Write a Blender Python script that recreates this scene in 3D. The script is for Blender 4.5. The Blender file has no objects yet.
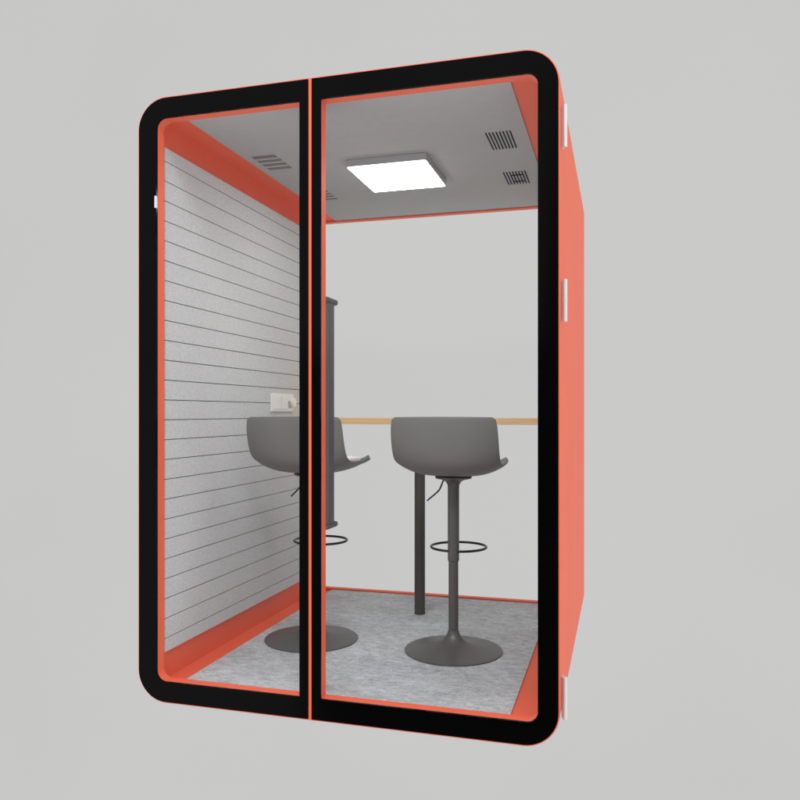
import bpy, bmesh, math
from mathutils import Vector, Matrix

scn = bpy.context.scene
COL = scn.collection
W, H, D = 1.588, 2.30, 1.735          # outer size of the booth
ZF, ZC = 0.05, 2.24                   # inner floor and ceiling

# ------------------------------------------------------------------ materials
def mat(name, col, rough=0.5, spec=0.5, metal=0.0, bump=None, mottle=None, coat=0.0):
    m = bpy.data.materials.new(name); m.use_nodes = True
    nt = m.node_tree; N = nt.nodes; L = nt.links
    p = N['Principled BSDF']
    p.inputs['Base Color'].default_value = (*col, 1)
    p.inputs['Roughness'].default_value = rough
    p.inputs['Specular IOR Level'].default_value = spec
    p.inputs['Metallic'].default_value = metal
    p.inputs['Coat Weight'].default_value = coat
    tc = N.new('ShaderNodeTexCoord')
    if mottle:                                   # (scale, detail, amount, stretch)
        sc, det, amt, st = mottle
        mp = N.new('ShaderNodeMapping'); mp.inputs['Scale'].default_value = st
        L.new(tc.outputs['Object'], mp.inputs['Vector'])
        n = N.new('ShaderNodeTexNoise'); n.inputs['Scale'].default_value = sc
        n.inputs['Detail'].default_value = det; n.inputs['Roughness'].default_value = 0.65
        L.new(mp.outputs[0], n.inputs['Vector'])
        r = N.new('ShaderNodeMapRange')
        r.inputs['From Min'].default_value = 0.3; r.inputs['From Max'].default_value = 0.7
        r.inputs['To Min'].default_value = 1 - amt; r.inputs['To Max'].default_value = 1 + amt
        L.new(n.outputs[0], r.inputs['Value'])
        mx = N.new('ShaderNodeMix'); mx.data_type = 'RGBA'; mx.blend_type = 'MULTIPLY'
        mx.inputs['Factor'].default_value = 1
        mx.inputs['A'].default_value = (*col, 1)
        L.new(r.outputs[0], mx.inputs['B'])
        L.new(mx.outputs['Result'], p.inputs['Base Color'])
    if bump:                                     # (scale, strength, distance)
        n2 = N.new('ShaderNodeTexNoise'); n2.inputs['Scale'].default_value = bump[0]
        n2.inputs['Detail'].default_value = 4
        L.new(tc.outputs['Object'], n2.inputs['Vector'])
        b = N.new('ShaderNodeBump'); b.inputs['Strength'].default_value = bump[1]
        b.inputs['Distance'].default_value = bump[2]
        L.new(n2.outputs[0], b.inputs['Height']); L.new(b.outputs[0], p.inputs['Normal'])
    return m

ORANGE = mat('orange_paint', (0.79, 0.124, 0.055), 0.55, 0.45, mottle=(3, 3, 0.03, (1, 1, 1)), bump=(420, 0.05, 0.0005))
BLACK = mat('black_enamel', (0.0012, 0.0012, 0.0015), 0.10, 0.05, mottle=(5, 2, 0.1, (1, 1, 1)))
FELT = mat('grey_felt', (0.585, 0.61, 0.62), 0.95, 0.1, mottle=(120, 8, 0.16, (1, 1, 1)), bump=(600, 0.5, 0.001))
DARKGAP = mat('dark_groove', (0.10, 0.10, 0.10), 0.9, 0.1)
CEIL = mat('grey_ceiling_board', (0.40, 0.415, 0.42), 0.8, 0.2, mottle=(25, 5, 0.03, (1, 1, 1)), bump=(300, 0.1, 0.0005))
GUN = mat('graphite_metal', (0.112, 0.112, 0.112), 0.42, 0.4, metal=0.25, mottle=(8, 3, 0.06, (1, 1, 1)))
POST = mat('brown_black_steel', (0.085, 0.080, 0.076), 0.5, 0.35, metal=0.1, mottle=(8, 3, 0.06, (1, 1, 1)))
BLKMET = mat('black_wire', (0.012, 0.012, 0.013), 0.35, 0.4)
SHELL = mat('taupe_grey_plastic', (0.158, 0.159, 0.152), 0.55, 0.35, mottle=(6, 3, 0.03, (1, 1, 1)), bump=(500, 0.12, 0.0004))
PAD = mat('pad_highlight_white', (0.90, 0.90, 0.89), 0.7, 0.2, mottle=(30, 4, 0.03, (1, 1, 1)))  # white imitates the ceiling lamp's highlight on the seats
CHROME = mat('satin_steel', (0.62, 0.62, 0.64), 0.4, 0.5, metal=0.2, mottle=(20, 3, 0.03, (1, 1, 1)))
WHITE = mat('white_plastic', (0.84, 0.84, 0.82), 0.4, 0.4, mottle=(20, 3, 0.02, (1, 1, 1)))
GREYPL = mat('grey_plastic', (0.45, 0.45, 0.44), 0.5, 0.4)
HANDLE = mat('slate_metal', (0.085, 0.092, 0.094), 0.5, 0.4, metal=0.2, mottle=(12, 3, 0.05, (1, 1, 1)))
VENTD = mat('vent_dark', (0.012, 0.012, 0.016), 0.8, 0.1)
VENTG = mat('vent_grey', (0.19, 0.18, 0.18), 0.7, 0.2)
BACK = mat('pale_grey_backdrop', (0.578, 0.582, 0.575), 0.95, 0.0, mottle=(0.12, 2, 0.012, (1, 1, 1)))

def wood():
    m = mat('pale_plywood', (0.62, 0.40, 0.21), 0.5, 0.3)
    nt = m.node_tree; N = nt.nodes; L = nt.links; p = N['Principled BSDF']
    tc = N.new('ShaderNodeTexCoord'); mp = N.new('ShaderNodeMapping')
    mp.inputs['Scale'].default_value = (1.5, 14, 60); L.new(tc.outputs['Object'], mp.inputs[0])
    n = N.new('ShaderNodeTexNoise'); n.inputs['Scale'].default_value = 3; n.inputs['Detail'].default_value = 6
    L.new(mp.outputs[0], n.inputs['Vector'])
    r = N.new('ShaderNodeValToRGB')
    r.color_ramp.elements[0].position = 0.3; r.color_ramp.elements[0].color = (0.78, 0.51, 0.26, 1)
    r.color_ramp.elements[1].position = 0.7; r.color_ramp.elements[1].color = (0.90, 0.65, 0.39, 1)
    L.new(n.outputs[0], r.inputs[0]); L.new(r.outputs[0], p.inputs['Base Color'])
    return m
WOOD = wood()

def carpet():
    m = mat('grey_carpet', (0.36, 0.36, 0.37), 0.95, 0.1)
    nt = m.node_tree; N = nt.nodes; L = nt.links; p = N['Principled BSDF']
    tc = N.new('ShaderNodeTexCoord')
    def noise(st, sc, det, rough=0.6, dist=0.0, rot=0.0):
        mp = N.new('ShaderNodeMapping'); mp.inputs['Scale'].default_value = st
        mp.inputs['Rotation'].default_value = (0, 0, rot)
        L.new(tc.outputs['Object'], mp.inputs[0])
        n = N.new('ShaderNodeTexNoise'); n.inputs['Scale'].default_value = sc
        n.inputs['Detail'].default_value = det; n.inputs['Roughness'].default_value = rough
        n.inputs['Distortion'].default_value = dist
        L.new(mp.outputs[0], n.inputs['Vector']); return n.outputs[0]
    def mr(v, a, b, c, d):
        r = N.new('ShaderNodeMapRange')
        for k, x in zip(('From Min', 'From Max', 'To Min', 'To Max'), (a, b, c, d)): r.inputs[k].default_value = x
        L.new(v, r.inputs['Value']); return r.outputs[0]
    def mul(a, b):
        k = N.new('ShaderNodeMath'); k.operation = 'MULTIPLY'; L.new(a, k.inputs[0]); L.new(b, k.inputs[1]); return k.outputs[0]
    big = mr(noise((1, 2.2, 1), 2.2, 3), 0.3, 0.7, 0.86, 1.12)
    streak = mr(noise((1.0, 2.1, 1), 20, 9, 0.75, 1.0, 0.30), 0.34, 0.66, 0.68, 1.28)
    fine = mr(noise((1, 1.8, 1), 120, 4, 0.7), 0.3, 0.7, 0.74, 1.24)
    line = mr(noise((0.7, 7, 1), 5, 6, 0.7, 0.6, 0.05), 0.335, 0.40, 0.78, 1.0)
    v = mul(mul(big, streak), mul(fine, line))
    mx = N.new('ShaderNodeMix'); mx.data_type = 'RGBA'; mx.blend_type = 'MULTIPLY'
    mx.inputs['Factor'].default_value = 1; mx.inputs['A'].default_value = (0.50, 0.53, 0.555, 1)
    L.new(v, mx.inputs['B']); L.new(mx.outputs['Result'], p.inputs['Base Color'])
    b = N.new('ShaderNodeBump'); b.inputs['Strength'].default_value = 0.5; b.inputs['Distance'].default_value = 0.003
    L.new(v, b.inputs['Height']); L.new(b.outputs[0], p.inputs['Normal'])
    return m
CARPET = carpet()

def glass(name, f0):
    m = bpy.data.materials.new(name); m.use_nodes = True
    nt = m.node_tree; N = nt.nodes; L = nt.links; N.clear()
    o = N.new('ShaderNodeOutputMaterial'); mx = N.new('ShaderNodeMixShader')
    t = N.new('ShaderNodeBsdfTransparent'); t.inputs[0].default_value = (0.997, 0.998, 0.997, 1)
    g = N.new('ShaderNodeBsdfGlossy'); g.inputs['Roughness'].default_value = 0.02
    lw = N.new('ShaderNodeLayerWeight'); pw = N.new('ShaderNodeMath'); pw.operation = 'POWER'; pw.inputs[1].default_value = 5
    L.new(lw.outputs['Facing'], pw.inputs[0])
    f = N.new('ShaderNodeMath'); f.operation = 'MULTIPLY_ADD'; f.inputs[1].default_value = 0.3; f.inputs[2].default_value = f0
    L.new(pw.outputs[0], f.inputs[0]); L.new(f.outputs[0], mx.inputs[0]); L.new(t.outputs[0], mx.inputs[1]); L.new(g.outputs[0], mx.inputs[2])
    L.new(mx.outputs[0], o.inputs[0]); return m
GLASS = glass('clear_glass', 0.007)
REARGLASS = glass('coated_glass', 0.0002)

def emis(name, col, s):
    m = bpy.data.materials.new(name); m.use_nodes = True
    p = m.node_tree.nodes['Principled BSDF']
    p.inputs['Base Color'].default_value = (0.8, 0.8, 0.8, 1)
    p.inputs['Emission Color'].default_value = (*col, 1); p.inputs['Emission Strength'].default_value = s
    return m
LIT = emis('lit_diffuser', (1, 0.99, 0.975), 12)

# ------------------------------------------------------------------ helpers
def obj(name, bm, m, parent=None, smooth=False, bevel=0.0, seg=2, angle=None):
    bmesh.ops.recalc_face_normals(bm, faces=bm.faces)
    me = bpy.data.meshes.new(name); bm.to_mesh(me); bm.free()
    me.materials.append(m)
    if smooth:
        for p in me.polygons: p.use_smooth = True
    o = bpy.data.objects.new(name, me); COL.objects.link(o)
    if parent: o.parent = parent
    if bevel:
        b = o.modifiers.new('bevel', 'BEVEL'); b.width = bevel; b.segments = seg; b.limit_method = 'ANGLE'
        b.angle_limit = math.radians(50)
    if angle:
        me.set_sharp_from_angle(angle=math.radians(angle))
        wn = o.modifiers.new('weighted', 'WEIGHTED_NORMAL'); wn.keep_sharp = True; wn.weight = 100
    return o
def thing(name, label, cat, loc=(0, 0, 0), group=None):
    o = bpy.data.objects.new(name, None); COL.objects.link(o); o.location = loc
    o.empty_display_size = 0.2; o['label'] = label; o['category'] = cat
    if group: o['group'] = group
    return o
def box(bm, x0, x1, y0, y1, z0, z1):
    vs = [bm.verts.new((x, y, z)) for x in (x0, x1) for y in (y0, y1) for z in (z0, z1)]
    for f in ((0, 1, 3, 2), (4, 6, 7, 5), (0, 4, 5, 1), (2, 3, 7, 6), (0, 2, 6, 4), (1, 5, 7, 3)):
        bm.faces.new([vs[i] for i in f])
def rrect(x0, x1, z0, z1, r, seg=14):
    """outline in the xz plane; r = radii for (bottom-left, bottom-right, top-right, top-left); same vertex count always"""
    pts = []
    for (cx, cz, a0), rr in zip((((x0, z0, 180)), (x1, z0, 270), (x1, z1, 0), (x0, z1, 90)), r):
        sx = 1 if cx == x0 else -1; sz = 1 if cz == z0 else -1
        for i in range(seg + 1):
            a = math.radians(a0 + 90 * i / seg); e = max(rr, 0.0004)
            pts.append((cx + sx * e + e * math.cos(a), cz + sz * e + e * math.sin(a)))
    return pts
def ring(bm, outer, inner, y0, y1):
    n = len(outer)
    o0 = [bm.verts.new((x, y0, z)) for x, z in outer]; i0 = [bm.verts.new((x, y0, z)) for x, z in inner]
    o1 = [bm.verts.new((x, y1, z)) for x, z in outer]; i1 = [bm.verts.new((x, y1, z)) for x, z in inner]
    for k in range(n):
        j = (k + 1) % n
        bm.faces.new((o0[k], o0[j], i0[j], i0[k])); bm.faces.new((o1[k], i1[k], i1[j], o1[j]))
        bm.faces.new((o0[k], o1[k], o1[j], o0[j])); bm.faces.new((i0[k], i0[j], i1[j], i1[k]))
def slab(bm, outline, y0, y1):
    a = [bm.verts.new((x, y0, z)) for x, z in outline]; b = [bm.verts.new((x, y1, z)) for x, z in outline]
    n = len(outline); bm.faces.new(a); bm.faces.new(b[::-1])
    for k in range(n): bm.faces.new((a[k], b[k], b[(k + 1) % n], a[(k + 1) % n]))
def lathe(bm, prof, cx=0, cy=0, seg=64):
    rows = []
    for r, z in prof:
        rows.append([bm.verts.new((cx + r * math.cos(2 * math.pi * k / seg), cy + r * math.sin(2 * math.pi * k / seg), z)) for k in range(seg)])
    for a, b in zip(rows, rows[1:]):
        for k in range(seg): bm.faces.new((a[k], a[(k + 1) % seg], b[(k + 1) % seg], b[k]))
    bm.faces.new(rows[0]); bm.faces.new(rows[-1])
def tube(bm, pts, r, seg=12, closed=False):
    pts = [Vector(p) for p in pts]; n = len(pts); rows = []
    for i, p in enumerate(pts):
        if closed: t = pts[(i + 1) % n] - pts[i - 1]
        else: t = pts[min(i + 1, n - 1)] - pts[max(i - 1, 0)]
        t.normalize(); up = Vector((0, 0, 1)) if abs(t.z) < 0.9 else Vector((1, 0, 0))
        a = t.cross(up).normalized(); b = t.cross(a)
        rows.append([bm.verts.new(p + r * (math.cos(2 * math.pi * k / seg) * a + math.sin(2 * math.pi * k / seg) * b)) for k in range(seg)])
    for i in range(n if closed else n - 1):
        A, B = rows[i], rows[(i + 1) % n]
        for k in range(seg): bm.faces.new((A[k], A[(k + 1) % seg], B[(k + 1) % seg], B[k]))
    if not closed: bm.faces.new(rows[0]); bm.faces.new(rows[-1])
def spline(P, n=8):
    P = [Vector(p) for p in P]; Q = [2 * P[0] - P[1]] + P + [2 * P[-1] - P[-2]]; out = []
    for i in range(1, len(Q) - 2):
        for k in range(n):
            t = k / n; a, b, c, d = Q[i - 1:i + 3]
            out.append(0.5 * (2 * b + (c - a) * t + (2 * a - 5 * b + 4 * c - d) * t * t + (3 * b - a - 3 * c + d) * t ** 3))
    return out + [P[-1]]

# ------------------------------------------------------------------ setting
bm = bmesh.new(); box(bm, -45, 34, 16.0, 16.2, -34, 36)
bd = obj('backdrop', bm, BACK); bd['kind'] = 'structure'

# ------------------------------------------------------------------ booth
pod = thing('phone_booth', 'orange soundproof office booth with black framed glass front, holding two bar stools', 'booth')

R = 0.12
bm = bmesh.new()
ring(bm, rrect(0, W, 0, H, (R,) * 4, 20), rrect(0.05, 1.538, ZF, ZC, (0.001,) * 4, 20), 0.0, D)
obj('outer_shell', bm, ORANGE, pod, smooth=True, angle=25)
# orange jamb behind the black glass border, and the post between window and door
bm = bmesh.new()
x0, x1, z0, z1, RI = 0.081, 1.517, 0.080, 2.220, 0.038
ring(bm, rrect(0.0505, 1.5375, 0.0505, 2.2395, (0.001,) * 4, 12), rrect(x0, x1, z0, z1, (RI,) * 4, 12), 0.0065, 0.048)
box(bm, 0.672, 0.751, 0.0070, 0.0475, 0.0795, 2.2205)
obj('front_jamb', bm, ORANGE, pod, smooth=True, angle=25)
bm = bmesh.new(); box(bm, 0.7037, 0.7168, -0.001, 0.0064, 0.002, 2.298)
obj('centre_strip', bm, ORANGE, pod, bevel=0.0015)
# rear orange frame with its glass
bm = bmesh.new()
ring(bm, rrect(0.0503, 1.5377, 0.0503, 2.2397, (0.001,) * 4, 12), rrect(0.064, 1.524, 0.063, 2.229, (0.02,) * 4, 12), 1.69, 1.732)
rear = obj('rear_window', bm, ORANGE, pod, smooth=True, angle=25)
bm = bmesh.new(); slab(bm, rrect(0.063, 1.525, 0.062, 2.230, (0.0195,) * 4, 12), 1.708, 1.714)
obj('glass', bm, REARGLASS, rear)

# carpet, ceiling board and felt wall
bm = bmesh.new(); box(bm, 0.140, 1.412, 0.049, 1.688, 0.0503, 0.056)
obj('carpet', bm, CARPET, pod)
ceil = bmesh.new(); box(ceil, 0.164, 1.416, 0.049, 1.688, 2.235, 2.2397)
ceil = obj('ceiling_board', ceil, CEIL, pod)
bm = bmesh.new(); n = 25; zs = 1.1514 - 13 * 0.0782
zz = [0.160] + [zs + 0.0782 * k for k in range(0, 27) if 0.165 < zs + 0.0782 * k < 2.138] + [2.144]
for a, b in zip(zz, zz[1:]):
    box(bm, 0.0535, 0.0600, 0.088, 1.688, a + (0.0016 if a > 0.16 else 0), b - (0.0016 if b < 2.144 else 0))
wall = obj('wall_panel', bm, FELT, pod, bevel=0.0008, seg=1)
bm = bmesh.new(); box(bm, 0.0503, 0.0534, 0.0885, 1.6875, 0.1605, 2.1435)
obj('groove_backing', bm, DARKGAP, wall)
# right wall felt (same as the left one, seen only from other places)
bm = bmesh.new()
for a, b in zip(zz, zz[1:]):
    box(bm, 1.5280, 1.5345, 0.088, 1.688, a + (0.0016 if a > 0.16 else 0), b - (0.0016 if b < 2.144 else 0))
w2 = obj('wall_panel', bm, FELT, pod, bevel=0.0008, seg=1)
bm = bmesh.new(); box(bm, 1.5347, 1.5377, 0.0885, 1.6875, 0.1605, 2.1435)
obj('groove_backing', bm, DARKGAP, w2)

# fixed window (left) and door (right): black enamel border, glass inside
g = 0.0045
bm = bmesh.new()
ring(bm, rrect(g, 0.7035, g, H - g, (R - g, 0.001, 0.001, R - g), 16), rrect(x0, 0.670, z0, z1, (RI, 0.001, 0.001, RI), 16), -0.004, 0.006)
fw = obj('fixed_window', bm, BLACK, pod, smooth=True, angle=25)
bm = bmesh.new(); slab(bm, rrect(x0 - .001, 0.671, z0 - .001, z1 + .001, (RI, 0.001, 0.001, RI), 16), -0.001, 0.004)
obj('glass', bm, GLASS, fw)
bm = bmesh.new(); box(bm, 0.0745, 0.0835, -0.0075, 0.001, 1.880, 1.926)
obj('edge_clip', bm, CHROME, fw, bevel=0.0015)

bm = bmesh.new()
ring(bm, rrect(0.7170, W - g, g, H - g, (0.001, R - g, R - g, 0.001), 16), rrect(0.751, x1, z0, z1, (0.003, RI, RI, 0.003), 16), -0.004, 0.006)
door = obj('door', bm, BLACK, pod, smooth=True, angle=25)
bm = bmesh.new(); slab(bm, rrect(0.750, x1 + .001, z0 - .001, z1 + .001, (0.003, RI, RI, 0.003), 16), -0.001, 0.004)
obj('glass', bm, GLASS, door)

def stadium(bm, cx, y0, y1, r, za, zb, seg=12):
    pts = [(cx + r * math.cos(a), y1 - r + r * math.sin(a)) for a in [math.pi * k / seg for k in range(seg + 1)]]
    pts += [(cx + r * math.cos(a), y0 + r + r * math.sin(a)) for a in [math.pi + math.pi * k / seg for k in range(seg + 1)]]
    a = [bm.verts.new((x, y, za)) for x, y in pts]; b = [bm.verts.new((x, y, zb)) for x, y in pts]
    n = len(pts); bm.faces.new(a); bm.faces.new(b[::-1])
    for k in range(n): bm.faces.new((a[k], b[k], b[(k + 1) % n], a[(k + 1) % n]))
bm = bmesh.new(); stadium(bm, 0.741, 0.060, 0.130, 0.016, 0.694, 1.503)
hd = obj('door_handle', bm, HANDLE, door, smooth=True, angle=35)
for za, zb in ((0.6745, 0.6935), (1.5035, 1.5245)):
    bm = bmesh.new(); stadium(bm, 0.741, 0.0482, 0.166, 0.0175, za, zb)
    obj('end_cap', bm, HANDLE, hd, smooth=True, angle=35, bevel=0.008, seg=4)

def hinge(z0, z1):
    zm = (z0 + z1) / 2; bm = bmesh.new()
    for a, b in ((z0, zm - 0.002), (zm + 0.002, z1)):
        lathe(bm, [(0.0065, a), (0.0078, a + 0.001), (0.0078, b - 0.001), (0.0065, b)], 1.6005, 0.055, 20)
    lathe(bm, [(0.0083, zm - 0.0028), (0.0083, zm + 0.0028)], 1.6005, 0.055, 20)
    h = obj('hinge', bm, CHROME, door, smooth=True, angle=35)
    bm = bmesh.new(); box(bm, 1.5885, 1.5925, 0.056, 0.090, z0 + 0.004, z1 - 0.004)
    obj('hinge_leaf', bm, CHROME, h, bevel=0.001)
hinge(1.984, 2.126); hinge(1.404, 1.545); hinge(0.080, 0.222)

# ceiling vents
def vent(x0, x1, y0, y1, kind):
    bm = bmesh.new(); z = 2.2346
    if kind == 'slots':
        n = 8; p = (x1 - x0) / n
        for i in range(n): box(bm, x0 + i * p, x0 + i * p + p * 0.42, y0, y1, z - 0.0012, z)
        v = obj('ceiling_vent', bm, VENTD, ceil)
    elif kind == 'fan':
        n = 8; p = (x1 - x0) / n
        for i in range(n): box(bm, x0 + i * p, x0 + i * p + p * 0.42, y0, y1, z - 0.0012, z)
        v = obj('ceiling_vent', bm, VENTD, ceil)
        bm = bmesh.new(); cx, cy = (x0 + x1) / 2 + 0.004, (y0 + y1) / 2
        tube(bm, [(cx + 0.040 * math.cos(a), cy + 0.072 * math.sin(a), z - 0.003) for a in [2 * math.pi * (k + 0.5) / 4 for k in range(4)]], 0.0025, 8, True)
        obj('fan_guard', bm, VENTD, v, smooth=True)
    else:
        n = 4; p = (y1 - y0) / n
        for i in range(n): box(bm, x0, x1, y0 + i * p, y0 + i * p + p * 0.66, z - 0.0012, z)
        v = obj('ceiling_vent', bm, VENTG, ceil)
        bm = bmesh.new(); box(bm, x0 + 0.002, x1 - 0.002, y0 + 0.002, y1 - 0.03, z - 0.0008, z - 0.0002)
        obj('vent_mesh', bm, GREYPL, v)
    return v
vent(1.250, 1.362, 0.530, 0.735, 'slots')
vent(1.244, 1.358, 1.055, 1.255, 'fan')
vent(0.205, 0.318, 0.530, 0.735, 'louvre')
vent(0.222, 0.338, 1.090, 1.275, 'louvre')

# ceiling light
bm = bmesh.new(); ring2 = bmesh.new()
box(bm, 0.597, 0.966, 0.683, 1.084, 2.2025, 2.2348)
lamp = obj('ceiling_light', bm, CEIL, pod, bevel=0.003)
bm = bmesh.new(); box(bm, 0.602, 0.961, 0.689, 1.077, 2.1985, 2.2023)
obj('light_diffuser', bm, LIT, lamp)

# wall socket
sk = bmesh.new(); box(sk, 0.0602, 0.071, 1.020, 1.290, 1.108, 1.202)
sk = obj('wall_socket', sk, WHITE, pod, bevel=0.003, seg=3)
bm = bmesh.new()
box(bm, 0.0712, 0.0745, 1.034, 1.125, 1.120, 1.190); box(bm, 0.0712, 0.0745, 1.133, 1.205, 1.120, 1.190)
obj('socket_insert', bm, WHITE, sk, bevel=0.0015)
bm = bmesh.new(); box(bm, 0.0712, 0.0735, 1.218, 1.256, 1.128, 1.165)
obj('socket_switch', bm, GREYPL, sk, bevel=0.001)
bm = bmesh.new(); lathe(bm, [(0.022, 0), (0.026, 0.003), (0.026, 0.014), (0.022, 0.017)], 0, 0, 32)
bmesh.ops.transform(bm, matrix=Matrix.Translation((0.0712, 1.268, 1.156)) @ Matrix.Rotation(math.pi / 2, 4, 'Y'), verts=bm.verts)
obj('socket_dial', bm, WHITE, sk, smooth=True, angle=40)

# ------------------------------------------------------------------ desk
desk = thing('desk', 'narrow pale plywood desk on a dark post along the rear glass of the booth', 'desk', (0.775, 1.45, 0.056))
def loc(bm, root): bmesh.ops.translate(bm, verts=bm.verts, vec=-root.location); return bm
bm = bmesh.new(); box(bm, 0.0605, 1.5275, 1.27, 1.685, 1.041, 1.073)
obj('desktop', loc(bm, desk), WOOD, desk, bevel=0.001)
bm = bmesh.new(); lathe(bm, [(0.0275, 0.0565), (0.0275, 1.0405)], 0.775, 1.307, 48)
leg = obj('leg', loc(bm, desk), POST, desk, smooth=True, angle=40)
bm = bmesh.new(); lathe(bm, [(0.055, 1.036), (0.055, 1.0406)], 0.775, 1.345, 32)
obj('mounting_plate', loc(bm, desk), POST, leg)

# ------------------------------------------------------------------ stools (origin on the carpet, dz0 = 0.056)
Z0 = 0.0563
def make_stool(label, x, y):
    t = thing('bar_stool', label, 'bar stool', (x, y, Z0), 'two bar stools facing the desk')
    def z(v): return v - Z0
    bm = bmesh.new()
    prof = [(0.205, 0.0565), (0.2145, 0.058), (0.2150, 0.0605), (0.212, 0.0625), (0.19, 0.0655), (0.16, 0.0695), (0.125, 0.075),
            (0.095, 0.082), (0.07, 0.091), (0.05, 0.103), (0.036, 0.117), (0.0270, 0.131), (0.0232, 0.146)]
    lathe(bm, [(r, z(v)) for r, v in prof], seg=96); obj('base', bm, GUN, t, smooth=True, angle=50)
    bm = bmesh.new(); lathe(bm, [(0.0215, z(0.12)), (0.0215, z(0.46))], seg=40)
    post = obj('post', bm, GUN, t, smooth=True, angle=40)
    bm = bmesh.new()
    lathe(bm, [(0.0225, z(0.4505)), (0.0248, z(0.453)), (0.0250, z(0.47)), (0.0252, z(0.775)), (0.027, z(0.787)), (0.036, z(0.800)),
               (0.052, z(0.808)), (0.075, z(0.812)), (0.080, z(0.8145)), (0.0805, z(0.8195)), (0.078, z(0.823))], seg=48)
    obj('sleeve', bm, GUN, t, smooth=True, angle=40)
    bm = bmesh.new()
    tube(bm, [(0.125 * math.cos(a), 0.112 + 0.125 * math.sin(a), z(0.494)) for a in [2 * math.pi * k / 64 for k in range(64)]], 0.0055, 10, True)
    obj('footrest', bm, BLKMET, t, smooth=True)
    bm = bmesh.new()
    tube(bm, spline([(-0.030, 0.02, z(0.812)), (-0.052, 0.033, z(0.800)), (-0.066, 0.042, z(0.772)), (-0.082, 0.05, z(0.748)), (-0.139, 0.083, z(0.702))], 6), 0.0038, 8)
    obj('lever', bm, BLKMET, t, smooth=True)
    # moulded shell: rows run from the top of the back to the front lip
    rows = [(-.238, 1.0835, -.206, 1.082, .206), (-.243, 1.076, -.206, 1.072, .220), (-.246, 1.045, -.203, 1.042, .226), (-.245, .99, -.190, .985, .228),
            (-.237, .93, -.170, .935, .228), (-.218, .885, -.145, .905, .228), (-.180, .853, -.110, .889, .227), (-.115, .836, -.065, .882, .225),
            (-.03, .828, 0.0, .878, .223), (.07, .828, .075, .878, .220), (.15, .833, .140, .882, .216), (.215, .845, .195, .888, .211),
            (.255, .853, .230, .890, .205), (.276, .850, .250, .886, .200), (.286, .845, .258, .880, .197)]
    NA = 24
    P = []
    for (yc, zc, ye, ze, w) in rows:
        r = []
        for k in range(NA + 1):
            a = -1 + 2 * k / NA
            s = math.sin(a * math.pi / 2) * 0.62 + a * 0.38
            seat = min(1, max(0, (0.95 - zc) / 0.08))
            p = 2.2 + 1.3 * seat
            r.append(Vector((w * s, yc + (ye - yc) * abs(s) ** 2.2, zc + (ze - zc) * abs(s) ** p - Z0)))
        P.append(r)
    bm = bmesh.new(); V = [[bm.verts.new(p) for p in r] for r in P]
    for a, b in zip(V, V[1:]):
        for k in range(NA): bm.faces.new((a[k], a[k + 1], b[k + 1], b[k]))
    s = obj('seat_shell', bm, SHELL, t, smooth=True)
    vg = s.vertex_groups.new(name='lip')
    for q in range(len(rows)):
        vg.add(list(range(q * (NA + 1), (q + 1) * (NA + 1))), min(1.0, 0.46 + max(0, (q - 9) / 4) * 0.54), 'REPLACE')
    so = s.modifiers.new('solid', 'SOLIDIFY'); so.thickness = 0.025; so.offset = 0; so.vertex_group = 'lip'
    b = s.modifiers.new('bevel', 'BEVEL'); b.width = 0.004; b.segments = 2; b.limit_method = 'ANGLE'
    ss = s.modifiers.new('sub', 'SUBSURF'); ss.levels = 1; ss.render_levels = 2
    # pad added in the shell; its white stands in for ceiling light on the seat
    bm = bmesh.new(); V = []
    pr = [(-.140, .888), (-.115, .892), (-.05, .894), (.08, .895), (.19, .895), (.235, .886)]; pw = (.07, .105, .145, .158, .176, .165)
    for j, (yy, zz_) in enumerate(pr):
        r = []; w = pw[j]
        for k in range(NA + 1):
            a = -1 + 2 * k / NA
            r.append(bm.verts.new((w * a, yy, zz_ - 0.003 * abs(a) ** 3 - Z0)))
        V.append(r)
    for a, b in zip(V, V[1:]):
        for k in range(NA): bm.faces.new((a[k], a[k + 1], b[k + 1], b[k]))
    pd = obj('seat_highlight_pad', bm, PAD, t, smooth=True)
    so = pd.modifiers.new('solid', 'SOLIDIFY'); so.thickness = 0.034; so.offset = -1
    ss = pd.modifiers.new('sub', 'SUBSURF'); ss.levels = 1; ss.render_levels = 2
    return t
s1 = make_stool('right-hand grey bar stool, wholly seen through the wide door glass beside the desk post', 1.073, 0.750)
s2 = s1.copy(); COL.objects.link(s2); s2.location = (0.405, 0.742, Z0)
s2['label'] = 'left-hand grey bar stool next to the grooved felt wall, half behind the black upright'
for ch in list(s1.children):
    c = ch.copy(); COL.objects.link(c); c.parent = s2

# ------------------------------------------------------------------ light
w = bpy.data.worlds.new('World'); scn.world = w; w.use_nodes = True
nt = w.node_tree; N = nt.nodes; L = nt.links; bg = N['Background']
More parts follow.
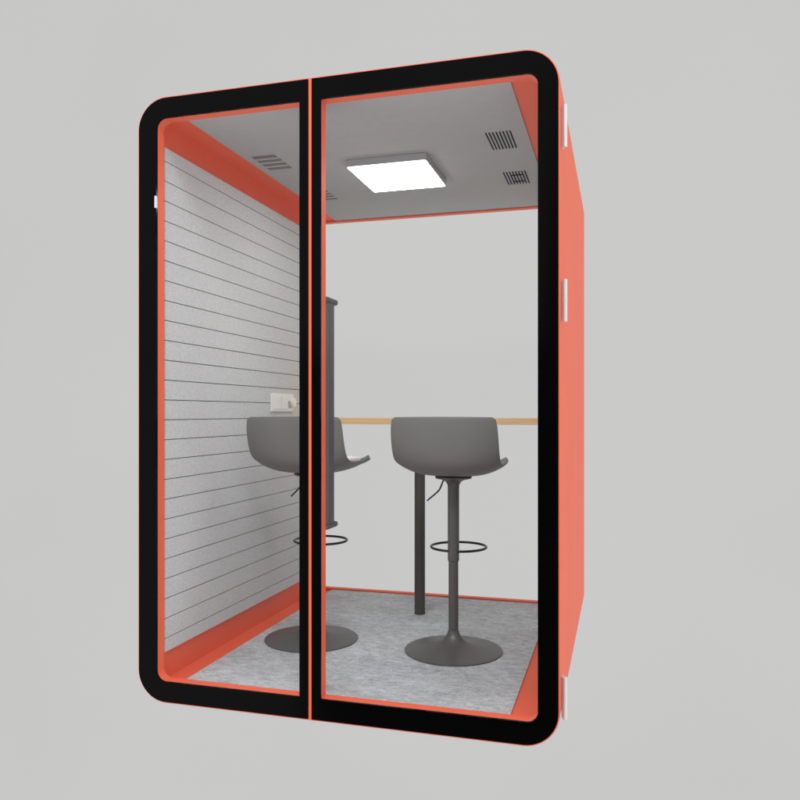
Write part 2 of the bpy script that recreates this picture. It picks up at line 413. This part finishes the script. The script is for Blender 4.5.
# an evenly lit pale studio, with a dark patch added low in front to darken the black frame's reflections
geo = N.new('ShaderNodeTexCoord'); sep = N.new('ShaderNodeSeparateXYZ'); L.new(geo.outputs['Generated'], sep.inputs[0])
def mth(op, a, b=None):
    m = N.new('ShaderNodeMath'); m.operation = op
    for k, v in enumerate((a, b)):
        if v is None: continue
        if isinstance(v, (int, float)): m.inputs[k].default_value = v
        else: L.new(v, m.inputs[k])
    return m.outputs[0]
def ramp(v, a, b):
    m = N.new('ShaderNodeMapRange'); m.interpolation_type = 'SMOOTHSTEP'
    m.inputs['From Min'].default_value = a; m.inputs['From Max'].default_value = b
    L.new(v, m.inputs['Value']); return m.outputs[0]
ny = mth('MAXIMUM', mth('MULTIPLY', sep.outputs['Y'], -1), 0.02)
ax = mth('DIVIDE', sep.outputs['X'], ny); az = mth('DIVIDE', sep.outputs['Z'], ny)
lim = mth('SUBTRACT', az, mth('MULTIPLY', mth('MAXIMUM', mth('ADD', ax, 0.10), 0), 12))
dark = mth('MULTIPLY', mth('MULTIPLY', ramp(ax, -0.46, -0.40), ramp(ax, 0.45, 0.35)), mth('MULTIPLY', ramp(lim, 0.12, 0.06), ramp(az, -0.60, -0.40)))
L.new(mth('SUBTRACT', 1, mth('MULTIPLY', dark, 0.95)), bg.inputs[0]); bg.inputs[1].default_value = 1.24

ld = bpy.data.lights.new('added_fill', 'AREA'); ld.shape = 'RECTANGLE'; ld.size = 3.2; ld.size_y = 1.5; ld.energy = 180  # unseen lamp, added to brighten the booth's floor and lower wall
lo = bpy.data.objects.new('added_fill', ld); COL.objects.link(lo); lo.location = (1.45, -3.6, 5.3)
lo.rotation_euler = (Vector((0.75, 0.9, 0.3)) - lo.location).to_track_quat('-Z', 'Y').to_euler()

cam = bpy.data.cameras.new('camera'); co = bpy.data.objects.new('camera', cam); COL.objects.link(co)
co.location = (1.777, -2.536, 1.10); co.rotation_euler = (math.radians(90), 0, math.radians(16.1))
cam.sensor_width = 36; cam.lens = 763 / 800 * 36; cam.shift_y = 13 / 800; cam.clip_end = 200
scn.camera = co
scn.view_settings.view_transform = 'Standard'; scn.view_settings.look = 'None'
scn.view_settings.exposure = 0; scn.view_settings.gamma = 1
scn.render.engine = 'CYCLES'
scn.cycles.max_bounces = 16; scn.cycles.transparent_max_bounces = 24; scn.cycles.diffuse_bounces = 8
